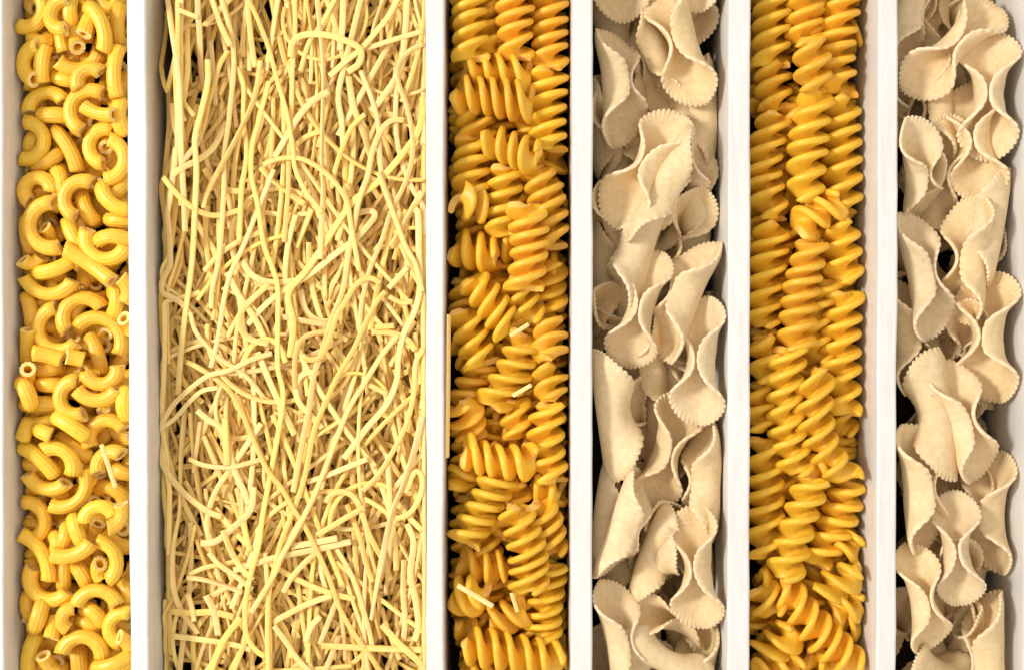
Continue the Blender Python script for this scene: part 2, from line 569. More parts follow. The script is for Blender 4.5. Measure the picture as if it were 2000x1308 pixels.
def bow_profile(seed, openness=1.0):
    """local coordinates: x across, y along the keel (length 2), z towards the mouth, for half length 1"""
    r = np.random.default_rng(seed)
    ang = np.linspace(0, 2 * math.pi, NA, endpoint=False)
    rho = np.linspace(0, 1, NB)[1:]
    Wd = r.uniform(0.66, 0.73)
    sc = 1 + 0.023 * (np.abs(np.cos(ang * SCALLOPS / 2)) * 1.6 - 1.0)
    sc *= 1 + 0.012 * np.cos(2 * ang + r.uniform(0, 6)) + 0.012 * np.cos(3 * ang + r.uniform(0, 6))
    fall = rho[:, None]
    rr = fall * (1 + (sc[None, :] - 1) * fall ** 9)
    u = rr * np.sin(ang)[None, :]
    s = rr * np.cos(ang)[None, :] * Wd
    u = np.concatenate([[0.0], u.ravel()]); s = np.concatenate([[0.0], s.ravel()])
    aU, aL = r.uniform(0.9, 1.15, 2) * openness
    shift = r.uniform(-0.06, 0.06)
    au = np.abs(u) / np.where(u > 0, aU, aL)
    # cross-section: lips meet at the waist, open into shallow V-shaped bowls towards the tips
    w = Wd * np.sqrt(np.clip(1 - np.minimum(np.abs(u), 0.985) ** 2, 0.02, 1))
    turn = 0.62 + 2.28 * np.exp(-(au / 0.41) ** 2.2)
    conc = 0.15 + 2.2 * (1 - np.exp(-(au / 0.35) ** 2))
    ss = s + shift * w * np.exp(-(u / 0.5) ** 2)
    q = ss / w
    x = np.zeros_like(u); z = np.zeros_like(u)
    nq = 28
    for i in range(nq):
        f = (i + 0.5) / nq * q
        phi = turn * np.tanh(conc * f) / np.tanh(conc)
        x += np.cos(phi) * ss / nq
        z += np.sin(phi) * ss / nq
    x = x * (1 - 0.22 * np.exp(-(au / 0.3) ** 2))
    lip = np.exp(-(au / 0.17) ** 2)
    edge = np.clip((np.abs(q) - 0.5) / 0.5, 0, 1)
    sg = np.sign(s)
    tgt = 0.026
    x = x * (1 - lip * edge) + sg * tgt * lip * edge
    # keel: lightly bent, tips lifted or lowered, lobes twisted against each other
    kb = r.uniform(-0.10, 0.10)
    z = z + kb * u ** 2 + r.uniform(-0.06, 0.06) * u
    x = x + r.uniform(-0.07, 0.07) * u ** 2
    tw = r.uniform(-0.22, 0.22) * u
    x, z = x * np.cos(tw) - z * np.sin(tw), x * np.sin(tw) + z * np.cos(tw)
    # gentle waviness of the dough
    ph = r.uniform(0, 6, 3)
    z = z + 0.012 * np.sin(5 * s + ph[0]) * np.sin(6 * u + ph[1])
    return np.stack([x, u, z], 1)


_q = []
for a in range(NA):
    b = (a + 1) % NA
    _q.append((0, 1 + a, 1 + b))
for i in range(NB - 2):
    for a in range(NA):
        b = (a + 1) % NA
        _q.append((1 + i * NA + a, 1 + (i + 1) * NA + a, 1 + (i + 1) * NA + b, 1 + i * NA + b))
NV1 = 1 + (NB - 1) * NA
_e = 1 + (NB - 2) * NA


def bow_mesh_data(seed, openness=1.0, half=126.0):
    C = bow_profile(seed, openness) * (half / K)
    me_n = np.zeros_like(C)
    tri = []
    for f in _q:
        tri.append(f[:3])
    tri = np.array(tri)
    fn = np.cross(C[tri[:, 1]] - C[tri[:, 0]], C[tri[:, 2]] - C[tri[:, 0]])
    for c in range(3):
        np.add.at(me_n, tri[:, c], fn)
    me_n /= (np.linalg.norm(me_n, axis=1, keepdims=True) + 1e-12)
    th = np.full(NV1, 4.6 / K)
    th[_e:] *= 0.62
    th[1 + (NB - 3) * NA:_e] *= 0.95
    top = C + me_n * th[:, None]; bot = C - me_n * th[:, None]
    # the rim stands out a little between the two faces
    mid = C[_e:] * 1.0
    ctr = C[_e - NA:_e]
    d = mid - ctr; d /= (np.linalg.norm(d, axis=1, keepdims=True) + 1e-9)
    mid = mid + d * (0.9 / K)
    return np.vstack([top, bot, mid])


_F = [tuple(f) for f in _q] + [tuple(NV1 + i for i in f[::-1]) for f in _q]
_M = [0] * len(_F)
_r = []
for a in range(NA):
    b = (a + 1) % NA
    _r.append((_e + a, 2 * NV1 + a, 2 * NV1 + b, _e + b))
    _r.append((2 * NV1 + a, NV1 + _e + a, NV1 + _e + b, 2 * NV1 + b))
BOW_F = _F + _r
BOW_M = _M + [1] * len(_r)
BOW_VARIANTS = [bow_mesh_data(100 + i, o) for i, o in enumerate((1.0, 1.0, 1.1, 0.95, 1.15, 1.0, 0.9, 1.05, 1.0, 1.1))]


def bow_verts(A, B, roll, variant, twist=0.0):
    """A, B world tips of the keel"""
    A = np.asarray(A); B = np.asarray(B)
    d = B - A; L = np.linalg.norm(d); d /= L
    up = np.array([0, 0, CAMH]) - (A + B) / 2; up -= (up @ d) * d; up /= np.linalg.norm(up)      # rolls are as seen from above the tray
    n = np.cross(up, d)                      # travelling down the picture this points to picture right
    if abs(roll) < 76:
        roll = max(-80, min(80, roll * 1.45))
    rr = math.radians(roll)
    mth = math.cos(rr) * up + math.sin(rr) * n
    side = np.cross(d, mth)
    V = BOW_VARIANTS[variant % len(BOW_VARIANTS)]
    k = min(max(L / (2 * 126.0 / K), 0.86), 1.12)
    Vl = V * k
    if twist:
        a = np.radians(twist) * Vl[:, 1] / (126.0 / K)
        zt = 0.35
        x, zz = Vl[:, 0].copy(), Vl[:, 2] - zt
        Vl[:, 0] = x * np.cos(a) + zz * np.sin(a) * 1.0
        Vl[:, 2] = zt - x * np.sin(a) + zz * np.cos(a)
    # centre of the section so that rolling turns the piece about its middle
    zc = 0.42
    out = (A + B) / 2 + Vl[:, 0:1] * side + Vl[:, 1:2] * d + (Vl[:, 2:3] - zc) * mth
    return out


# ------------------------------------------------------------------ noodles
def smooth_path(pts, step):
    """Catmull-Rom through 2-D points, resampled evenly"""
    P = np.asarray(pts, dtype=float)
    if len(P) == 2:
        P = np.vstack([P[0], (P[0] + P[1]) / 2, P[1]])
    E = np.vstack([2 * P[0] - P[1], P, 2 * P[-1] - P[-2]])
    out = []
    for i in range(1, len(E) - 2):
        p0, p1, p2, p3 = E[i - 1:i + 3]
        for t in np.linspace(0, 1, 12, endpoint=False):
            out.append(0.5 * ((2 * p1) + (-p0 + p2) * t + (2 * p0 - 5 * p1 + 4 * p2 - p3) * t ** 2 + (-p0 + 3 * p1 - 3 * p2 + p3) * t ** 3))
    out.append(P[-1])
    out = np.array(out)
    d = np.r_[0, np.cumsum(np.linalg.norm(np.diff(out, axis=0), axis=1))]
    n = max(4, int(d[-1] / step) + 1)
    q = np.linspace(0, d[-1], n)
    return np.stack([np.interp(q, d, out[:, k]) for k in range(2)], 1)


def blur(a, w):
    if w < 1:
        return a
    k = np.ones(2 * w + 1) / (2 * w + 1)
    return np.convolve(np.pad(a, w, mode='edge'), k, 'valid')


def run_max(a, w):
    p = np.pad(a, w, mode='edge')
    return np.max(np.stack([p[i:i + len(a)] for i in range(2 * w + 1)]), 0)


def noodle_verts(P3, width, thick, twist):
    """P3 (n,3) centreline; rounded rectangular section, 8 points"""
    n = len(P3)
    T = np.gradient(P3, axis=0); T /= (np.linalg.norm(T, axis=1, keepdims=True) + 1e-9)
    up = np.array([0, 0, 1.0])
    S = np.cross(T, up); S /= (np.linalg.norm(S, axis=1, keepdims=True) + 1e-9)
    U = np.cross(S, T)
    c, s = np.cos(twist)[:, None], np.sin(twist)[:, None]
    S2 = S * c + U * s; U2 = -S * s + U * c
    hw, ht = width / 2, thick / 2
    b = 0.3
    prof = [(-1, -1 + b * 1.4), (-1 + b, -1), (1 - b, -1), (1, -1 + b * 1.4), (1, 1 - b * 1.4), (1 - b, 1), (-1 + b, 1), (-1, 1 - b * 1.4)]
    V = np.stack([P3 + S2 * (x * hw) + U2 * (y * ht) for x, y in prof], 1)
    return V.reshape(-1, 3)


def noodle_faces(n, off=0):
    i = np.arange(n - 1)[:, None] * 8; j = np.arange(8)[None, :]; k = (j + 1) % 8
    q = (np.stack([i + j, i + k, i + 8 + k, i + 8 + j], -1).reshape(-1, 4) + off)
    e = (n - 1) * 8 + off
    caps = [tuple(range(off + 7, off - 1, -1)), tuple(e + a for a in range(8))]
    return [tuple(x) for x in q.tolist()] + caps


# ------------------------------------------------------------------ what lies where, read off the photograph
# elbow macaroni: tile, end, middle, other end, level (0 low .. 3 on top), heights of the three points in px
MAC = '''
T1 230 -40 275 130 100 205 2
T1 145 75 110 20 150 -60 1 15 -10 -25
T1 540 -10 400 180 510 225 2 0 0 12
T1 560 -20 540 100 560 210 1
T1 645 270 670 200 700 140 2 12 0 -15
T1 690 60 790 190 800 400 3 0 8 0
T1 930 50 905 190 920 335 2
T1 920 370 880 560 905 750 3
T1 250 355 140 460 215 620 3 10 0 10
T1 350 360 320 500 325 640 2 0 5 -5
T1 600 370 590 310 600 250 1 10 0 -10
T1 450 475 590 540 760 420 2 5 -5 -10
T1 780 560 660 545 610 690 2
T1 790 725 545 845 630 1010 3
T1 470 790 290 730 200 880 2
T1 330 900 430 892 540 905 1
T1 880 890 780 885 650 825 2 5 0 -5
T1 165 950 305 1060 130 1230 3
T1 430 1020 530 1140 600 1330 3
T1 450 1190 380 1250 280 1290 1
T1 845 1080 960 1200 820 1390 3
T1 870 1000 690 1125 800 1275 2
T1 940 790 915 900 960 1030 0
T1 200 1050 140 1110 160 1200 0
T1 430 590 520 620 610 620 0
T1 480 40 470 120 500 400 0
T1 900 -20 870 60 820 -30 1
T1 280 270 320 330 370 300 0
T2 380 225 290 110 210 300 2
T2 410 300 225 470 460 645 2
T2 340 490 370 530 380 590 1 5 -5 -15
T2 710 150 495 280 580 410 3
T2 640 260 660 350 735 445 1
T2 790 180 860 310 985 360 2
T2 850 430 930 440 1020 440 0
T2 530 450 585 600 700 720 2
T2 500 660 690 775 865 910 3 6 0 6
T2 680 510 800 740 975 640 2
T2 765 600 880 560 1000 600 3
T2 175 745 230 770 320 720 2 10 0 -10
T2 290 840 400 825 540 760 2
T2 190 870 340 1005 565 905 3
T2 955 885 1000 950 985 1080 2 5 0 -5
T2 955 1195 1000 1240 1010 1340 3 8 -5 -15
T2 790 1115 600 1045 515 1290 3 -4 2 6
T2 430 1110 300 1230 590 1385 2
T2 600 1260 830 1205 920 1475 2
T2 150 430 150 560 190 680 0
T2 160 1030 190 1130 200 1240 0
T2 880 940 905 1060 880 1160 1
T2 200 1280 195 1380 195 1520 2 12 0 -15
T2 440 60 470 200 430 330 0
T2 800 250 900 220 960 120 0
T3 260 195 370 215 480 245 2 8 0 -5
T3 515 220 570 230 645 245 3 8 3 -3
T3 215 318 216 360 210 430 2 12 -8 -25
T3 170 430 215 510 235 590 2
T3 320 430 380 440 460 440 1
T3 190 590 310 585 460 585 1
T3 700 70 755 200 785 330 1
T3 600 405 490 460 650 665 3
T3 665 350 790 435 910 290 2
T3 600 480 760 560 910 470 1
T3 145 857 162 800 190 730 3 8 8 -5
T3 395 830 350 812 305 790 2 5 5 -10
T3 170 925 300 1010 410 1130 3
T3 340 945 510 960 560 1130 2
T3 215 1130 345 1240 510 1195 3 4 0 4
T3 440 690 560 765 665 840 3
T3 700 920 770 725 960 780 2
T3 480 850 570 930 690 1000 0
T3 755 1125 820 970 940 980 2 5 0 8
T3 900 1085 950 1120 1010 1130 3
T3 650 1100 600 1340 395 1370 3
T3 760 1250 870 1240 960 1330 2
T3 980 490 955 590 985 680 1
T3 880 420 850 480 840 560 0
T3 300 310 340 330 440 300 0
T3 250 720 330 740 420 700 0
T3 190 1040 220 1060 300 1040 0
T4 180 75 330 200 250 340 2
T4 140 310 300 450 345 650 3
T4 240 560 235 700 500 735 2
T4 540 200 560 280 590 350 2
T4 620 220 730 105 840 180 2
T4 720 230 700 280 680 340 1 5 -5 -15
T4 825 265 905 220 920 90 3 8 3 3
T4 800 310 850 375 930 400 3
T4 380 460 510 470 670 370 3
T4 715 360 855 490 800 640 3
T4 735 525 720 570 745 630 2 8 -3 -12
T4 570 550 610 610 640 670 1
T4 470 500 465 600 470 700 0
T4 560 840 700 720 860 830 3
T4 310 820 290 900 255 990 2
T4 500 1005 455 920 545 850 2
T4 620 860 690 880 740 960 1
T4 960 890 805 965 885 1110 3
T4 890 1065 950 1110 970 1210 3 8 0 -5
T4 710 1285 830 1270 950 1200 3
T4 455 1185 610 1060 750 1220 3
T4 230 1045 175 1170 175 1330 2
T4 375 1075 392 1000 405 920 1 4 -6 -20
T4 315 1200 350 1260 430 1340 2 10 0 -10
T4 560 1150 575 1230 580 1320 1
T4 800 1140 850 1180 910 1190 1
T4 490 260 480 330 450 390 1
T4 210 760 200 830 230 900 0
T4 600 940 640 960 700 1000 0
T4 900 680 930 720 930 800 0
T4 400 330 420 370 400 420 0
'''
# fusilli: tile, axis end, axis end, level, radius px, lift of the ends in px
FUA = '''
F1 250 -120 275 450 2 39
F1 625 -100 630 450 2 40
F1 912 -100 905 535 2 39
F1 215 535 730 590 1 39
F1 135 730 745 810 3 40
F1 905 550 905 1160 2 39
F1 400 1070 800 1250 3 38 -12 22
F1 300 1060 275 1500 1 39 -10 0
F1 200 820 240 1090 0 36
F1 450 60 470 420 0 36
F1 340 920 360 1120 0 36
F2 570 30 540 560 1 38
F2 870 40 965 640 2 39
F2 700 330 680 960 3 40 8 0
F2 360 350 180 265 2 37 -22 14
F2 140 640 470 745 2 40 -8 10
F2 930 1140 930 760 0 38 -15 12
F2 270 890 570 1300 3 38
F2 620 860 760 1230 1 36
F2 160 900 180 1200 0 36
F2 960 180 1000 400 0 34
F3 190 -130 320 290 1 39
F3 690 40 420 590 2 39
F3 900 -60 890 240 2 39 -14 20
F3 890 300 900 560 1 38 -8 12
F3 890 580 905 1190 3 39
F3 260 870 210 560 1 38 -22 12
F3 620 560 650 850 1 33
F3 215 940 765 1020 3 39
F3 500 1100 200 1640 2 40
F3 780 1180 980 1280 0 36
F3 120 1220 280 1060 0 34
F3 640 1180 600 1440 0 36
F4 770 70 880 450 2 39 14 0
F4 570 110 680 740 3 40
F4 905 520 830 1100 2 39
F4 190 500 530 570 0 38
F4 140 760 365 725 2 41 -12 16
F4 400 960 650 850 1 38 -10 6
F4 205 1115 920 1240 3 40
F4 190 1320 450 1340 1 36
F4 800 1180 1000 1170 0 36
F4 520 150 430 280 0 34
F4 160 950 260 1020 0 34
'''
FUB = '''
G1 305 -80 290 490 2 39
G1 560 -80 560 370 1 39
G1 875 -70 800 700 2 40
G1 590 300 610 690 3 37
G1 640 700 560 1510 3 40
G1 320 480 330 830 1 38
G1 300 870 280 1640 2 39 8 0
G1 890 730 890 1580 2 40
G1 460 780 500 1010 0 36
G1 620 80 600 280 0 36
G2 305 440 235 1230 2 39
G2 500 500 820 300 3 38 -5 5
G2 890 420 900 890 2 40
G2 605 590 480 1400 3 39
G2 890 960 880 1880 2 40
G2 720 880 660 1500 0 36
G2 600 500 640 560 0 34
G2 230 1250 250 1400 0 34
G3 235 60 240 400 1 38
G3 430 150 500 1090 2 40
G3 640 310 880 1150 3 41 6 0
G3 250 850 240 1700 2 40
G3 220 420 200 760 0 38
G3 615 1120 390 1870 3 40
G3 900 1150 620 1760 2 40
G3 560 1060 700 1070 1 30
G3 940 450 960 800 0 34
G3 640 780 640 1000 0 36
G4 650 730 910 540 3 39 -8 16
G4 405 690 960 1300 3 40
G4 220 1190 450 1000 2 39 -10 10
G4 200 700 290 900 1 38
G4 750 860 960 820 1 36
G4 760 950 970 960 0 38
G4 150 1340 500 1330 2 38
G4 550 1180 760 1290 0 36
G4 760 420 930 370 0 34
G4 200 600 400 670 0 36
'''
# pinched discs: tile, keel tip, keel tip, roll (0 mouth up, + mouth to the right of travel), level
BOA = '''
H1 300 -800 300 145 0 3
H1 240 180 390 1085 38 3
H1 640 -170 880 785 -22 3
H1 880 -620 960 335 10 1
H1 910 -870 930 60 0 3
H1 390 60 690 800 -45 0
H1 1060 415 1080 1300 -50 2
H1 190 750 300 1330 30 0
H1 150 600 190 1300 60 0
H1 740 815 270 1690 -18 3
H1 760 1100 640 1500 70 0
H2 900 -230 450 630 65 3
H2 1050 -120 990 530 75 1
H2 900 330 650 730 20 0
H2 120 190 230 850 25 0
H2 560 190 260 1120 -50 2
H2 590 640 330 1530 -5 2
H2 1010 540 670 1455 -38 3
H2 1000 990 930 1960 -12 3
H3 610 -200 740 430 0 0
H2 150 1050 190 1350 40 0
H3 140 150 290 1130 112 3
H3 420 -60 610 640 -75 1
H3 400 530 500 960 70 0
H3 820 500 520 1380 12 2
H3 990 700 960 1610 -50 3
H3 260 1040 140 1850 70 1
H3 490 1090 160 1910 62 3
H4 730 90 450 830 110 1
H4 880 100 900 1015 -12 3
H4 790 370 460 820 120 2
H4 400 850 1060 1040 5 1
H4 200 660 320 1540 32 3
H4 290 1040 980 1390 160 2
H4 940 960 930 1880 -30 1
H4 640 200 650 420 30 0
H4 600 1150 780 1450 60 0
'''
BOB = '''
K1 1000 0 290 670 0 3
K1 930 220 945 1205 0 3
K1 410 -330 230 520 45 1
K1 560 -330 510 330 0 0
K1 440 340 540 1250 -35 1
K1 600 480 660 1030 70 0
K1 640 900 500 1660 15 1
K1 280 960 400 1620 35 3
K1 740 600 830 1520 -5 2
K1 250 600 260 1080 90 0
K1 760 200 710 720 90 0
K2 1010 20 840 900 -55 2
K2 310 360 520 1310 35 3
K2 770 235 705 1210 -32 3
K2 980 800 1000 1800 -12 3
K2 980 580 900 960 -20 0
K2 225 850 330 1720 40 2
K2 700 1140 780 1560 0 1
K2 210 680 260 900 60 0
K3 390 160 530 1140 -118 3
K3 600 235 820 1160 30 3
K3 870 490 1010 870 40 0
K3 210 720 290 1700 35 3
K3 590 900 500 1260 70 0
K3 980 920 970 1860 -25 2
K3 740 1100 820 1560 -20 0
K4 620 10 650 850 5 3
K4 320 395 440 1210 20 3
K4 820 745 860 1720 -35 3
K4 700 470 1010 660 0 1
K4 200 1180 780 1420 150 2
K4 660 850 720 1350 -60 1
K4 250 800 220 1280 60 0
K4 550 840 680 980 10 0
K4 430 300 460 480 40 0
'''
# noodles: tile, then points; listed from lower to upper
NOO = '''
N1 0 | 375 0 370 200 375 400 350 600
N1 0 | 265 530 310 360 350 150 345 40
N1 1 | 305 50 380 80 440 100
N1 0 | 190 60 200 180 220 350 240 480 262 540
N1 0 | 290 600 300 720 325 820 350 950
N1 0 | 320 1300 310 1150 330 950 370 760 430 600
N1 1 | 450 130 520 70 600 0
N1 0 | 1740 0 1720 300 1700 500 1660 640
N1 1 | 1750 560 1720 750 1620 900 1480 1060 1330 1180 1200 1310
N1 0 | 1490 660 1600 680 1700 760 1750 850
N1 0 | 1030 450 1070 560 1080 700 1130 860
N1 0 | 1460 320 1450 500 1470 700
N1 1 | 440 960 500 1040 600 1100 720 1110
N1 2 | 1300 1060 1310 1115
N1 1 | 1350 1240 1440 1225 1462 1260 1400 1310
N1 0 | 1100 1210 1060 1310
N1 0 | 800 1230 950 1250 1080 1240
N1 1 | 1230 0 1150 150 1080 250 1030 420
N1 0 | 680 520 560 700 440 860
N1 1 | 1650 0 1640 180 1610 400 1500 580 1440 650
N1 0 | 660 0 640 250 620 420 560 560
N1 0 | 700 60 730 250 735 420
N1 1 | 900 0 870 200 830 420
N1 1 | 1310 440 1340 620 1400 780 1450 950
N1 1 | 1280 0 1275 150 1260 300
N1 2 | 1380 0 1330 200 1280 400 1250 560 1270 700 1280 860
N1 1 | 340 940 420 820 460 640 460 590 430 400 435 200 440 0
N1 1 | 280 1020 350 970 440 920 520 850 600 700
N1 1 | 240 1030 300 1110 380 1190 470 1240 560 1250 680 1220
N1 1 | 800 970 860 1040 960 1120 1060 1190
N1 2 | 660 390 700 500 700 700 720 900 690 1100 680 1310
N1 2 | 1000 0 1000 200 985 400 980 600 965 900 960 1100 945 1310
N1 2 | 1640 700 1560 700 1500 760 1450 880 1420 1030 1370 1170 1310 1270
N1 2 | 1410 660 1330 740 1270 870 1230 1000 1210 1100
N1 2 | 1380 410 1440 560 1480 700 1490 850 1510 1050 1590 1230
N1 2 | 1750 255 1660 300 1600 380 1600 480 1650 620 1680 780 1680 920 1640 1060 1560 1230 1520 1310
N1 2 | 1200 530 1100 590 1020 680 960 780 880 920
N1 2 | 1400 290 1550 240 1750 180
N1 3 | 975 340 985 250 1050 205 1180 205 1300 240 1380 290 1370 370 1300 420
N1 3 | 515 0 560 130 625 270
N1 2 | 615 290 560 380 530 480 490 590 450 760
N1 3 | 575 0 630 220 640 420 610 700 580 900 585 1100 585 1310
N1 3 | 850 470 790 700 750 850 745 1020 780 1180 810 1310
N1 3 | 490 340 490 480 450 640 410 800 415 1000 410 1310
N1 3 | 800 350 770 550 700 720 620 870 540 1000 480 1110 455 1210
N1 2 | 1130 0 1150 200 1165 400 1160 650 1155 900 1165 1100 1155 1310
N1 3 | 1195 445 1290 360 1380 290 1470 190 1545 95 1600 -10
N1 3 | 810 960 900 925 1020 920 1130 970 1230 1060 1300 1170 1325 1310
N1 3 | 730 0 790 130 850 290 900 480 950 650 985 850 1000 980 1060 1110 1160 1240
N1 1 | 1740 1110 1640 1290
N1 2 | 1690 1215 1715 1245 1730 1320
N2 0 | 330 100 330 250 270 400
N2 0 | 250 465 340 410
N2 1 | 560 0 560 200 520 400 515 520
N2 0 | 450 50 540 200 560 320
N2 0 | 600 590 700 720 780 860
N2 1 | 1440 650 1540 650 1650 690 1700 760
N2 1 | 1420 950 1540 1010
N2 1 | 1180 0 1130 200 1060 300 960 430 990 600 970 800
N2 1 | 780 760 850 930 920 1080 1000 1250
N2 1 | 1030 400 1060 520 1130 580 1230 590
N2 1 | 920 560 1080 590 1260 620
N2 1 | 1660 270 1540 400
N2 1 | 1540 440 1620 480 1690 470
N2 1 | 430 1100 500 1160 580 1220 620 1310
N2 2 | 590 1140 600 1310
N2 1 | 600 300 680 450 760 560 830 700
N2 0 | 205 800 280 860 350 940 430 1040
N2 1 | 690 230 740 310 820 355 920 360 1030 350
N2 2 | 470 300 560 200 680 120 800 70
N2 2 | 390 530 420 640 480 720 560 800 620 840 720 910 820 1030
N2 2 | 1120 880 1050 890 1005 950 1020 1050 1090 1130 1160 1210
N2 2 | 690 920 700 820 760 720 840 690 910 730 950 830
N2 2 | 1000 980 1000 800 1040 690 1140 650 1230 660 1310 700
N2 2 | 850 370 760 450 690 530 680 620 740 690 850 720
N2 2 | 720 610 800 520 900 430 1000 370 1120 290 1230 200 1350 110 1440 30
N2 2 | 780 10 820 150 870 280 900 400 900 600 900 850 930 1050 900 1310
N2 2 | 1320 0 1310 200 1280 400 1220 560 1170 720 1110 900 1080 1100 1040 1310
N2 2 | 1540 0 1500 130 1440 270 1400 420 1380 560 1400 720
N2 2 | 1585 0 1640 150 1700 260 1740 420
N2 3 | 1500 370 1430 335 1350 380 1290 480 1240 560 1200 690 1150 790 1080 810 1040 780
N2 3 | 1580 612 1460 622
N2 3 | 1530 410 1470 480 1400 620 1340 750 1250 900 1180 1050 1110 1220 1080 1310
N2 3 | 1715 0 1720 200 1725 400 1690 540 1630 660 1600 800 1590 930 1530 1070 1420 1200 1360 1280
N2 3 | 1600 660 1500 790 1400 950 1300 1120 1220 1290
N2 3 | 1750 740 1700 830 1690 1000 1640 1200 1610 1310
N2 2 | 1740 1130 1700 1310
N2 2 | 305 30 270 200 235 380 215 520 220 650 260 770 330 900 400 1000 470 1060
N2 3 | 410 0 395 200 380 400 365 520 350 650 335 800 320 1020
N2 3 | 760 0 700 150 630 300 590 450 550 700 510 860
N2 2 | 190 1230 300 1150 380 1060 460 990 560 970
N2 3 | 190 1225 240 1150 300 1060 400 970 500 900 620 870 740 810 870 770
N2 3 | 365 820 450 860 560 930 640 1010 700 1130 740 1230 770 1310
N3 0 | 340 370 390 460 450 560 520 620
N3 1 | 640 810 560 850 480 900
N3 1 | 280 965 400 975 520 970 650 1000
N3 1 | 870 1030 960 980 1080 920 1220 870
N3 2 | 1425 80 1300 130 1180 180 1060 220
N3 1 | 1590 20 1500 150 1390 270
N3 1 | 1740 500 1660 420 1590 340
N3 1 | 700 380 710 500 740 620
N3 1 | 930 860 980 770 1060 680 1130 620
N3 0 | 340 1070 360 1180 420 1250 520 1290
N3 1 | 1060 1150 1090 1060 1150 990
N3 1 | 760 240 740 380 640 480 540 560 450 570
N3 1 | 600 0 650 150 710 280 730 350
N3 1 | 380 80 480 120 620 130 750 100 850 70
N3 1 | 720 0 640 120 550 250 500 380 490 500 530 580
N3 1 | 340 0 330 200 320 400 290 600 290 800 320 920 380 1020 440 1100
N3 2 | 200 0 230 110 300 220 400 320 500 390 580 420
N3 1 | 1500 940 1550 1100 1610 1250
N3 2 | 1180 340 1210 290 1280 270 1350 310 1390 400 1430 520 1500 650 1560 790
N3 2 | 1300 340 1370 520 1410 680 1450 800
N3 2 | 1240 600 1330 760 1380 900 1430 1080 1450 1180
N3 2 | 1250 540 1100 570 980 590
N3 2 | 1330 560 1200 590 1050 620 900 650 760 690 640 730
N3 2 | 1410 360 1300 420 1200 480 1125 525
N3 2 | 500 620 560 690 660 760 760 840
N3 2 | 580 490 620 600 680 710 760 790
N3 2 | 380 755 480 710 600 690 720 650
N3 2 | 365 770 480 785 600 820 700 860
N3 2 | 375 860 400 940 415 1030
N3 2 | 480 870 530 970 555 1110
N3 2 | 285 1110 450 1130 620 1155 750 1190
N3 3 | 690 1000 600 1110 540 1230 510 1320
N3 3 | 720 1120 680 1220 640 1320
N3 3 | 870 1050 940 1140 1010 1240 1090 1320
N3 2 | 1150 1165 1300 1170 1500 1180 1750 1190
N3 3 | 1500 1040 1600 1150 1690 1230 1750 1290
N3 3 | 1690 1150 1715 1050 1700 900 1670 750 1690 560 1650 450
N3 2 | 1630 1140 1640 1010 1630 860 1640 650
N3 2 | 1640 280 1700 150 1740 200 1720 310 1660 400 1580 430
N3 3 | 1690 0 1640 200 1570 380 1530 550 1490 740 1460 900 1440 1020
N3 3 | 860 0 850 200 810 420 790 580 740 760 710 950 720 1110 780 1200 830 1230
N3 3 | 1210 0 1150 200 1060 400 990 530 920 650 880 750 740 980
N3 3 | 1110 0 1050 200 990 380 920 560 880 720 850 850 840 1050 845 1320
N3 3 | 770 0 830 130 920 250 990 370 1060 480 1130 620 1200 780 1260 950 1340 1090 1440 1230 1500 1320
'''
# loose bits of noodle that strayed into other compartments: box, tile, end, end, width px, lifted
STRAY = (
    ('mac', 'T3', 785, 900, 895, 1235, 9, 'short flat piece of noodle stuck upright among the elbow macaroni, by the second divider side'),
    ('fua', 'F4', 165, 685, 425, 840, 10, 'straight pale noodle piece lying across an end-on spiral, lower left of third section'),
    ('fua', 'F4', 560, 740, 605, 880, 8, 'tiny pale chip of noodle between spirals, lower middle of the third section'),
    ('fua', 'F3', 745, 440, 600, 525, 8, 'thin pale bit of noodle poking out between spirals halfway down the compartment'),
    ('fua', 'F2', 725, 1240, 580, 1330, 8, 'thin pale noodle bit slanting down to the left under a slanting spiral'),
)


# ------------------------------------------------------------------ placing
def rows(txt):
    for ln in txt.strip().splitlines():
        p = ln.split()
        yield p[0], [float(x) for x in p[1:]]


CATG = {}


def register(o, group_key, cx, cy, pose, buried=False):
    ITEMS.setdefault(group_key, []).append(dict(o=o, x=cx, y=cy, pose=pose, buried=buried))
    o['category'] = 'pasta'


TOP = {}
# ---- macaroni
def mac_pose(p, zs):
    (ax, ay), (mx, my), (bx, by) = p
    if max(zs) - min(zs) > 18:
        return 'standing on end, mouth up'
    chx, chy = (ax + bx) / 2, (ay + by) / 2
    sx, sy = mx - chx, my - chy
    ch = math.hypot(bx - ax, by - ay)
    if math.hypot(sx, sy) < 0.13 * ch:
        a = abs(math.degrees(math.atan2(by - ay, bx - ax))) % 180
        if 60 < a < 120:
            return 'upright, seen from its back'
        if a < 30 or a > 150:
            return 'crosswise, seen from its back'
        return 'aslant, seen from its back'
    if abs(sx) > abs(sy):
        return 'curled open to the right' if sx < 0 else 'curled open to the left'
    return 'arched, both ends down' if sy < 0 else 'curved like a smile'


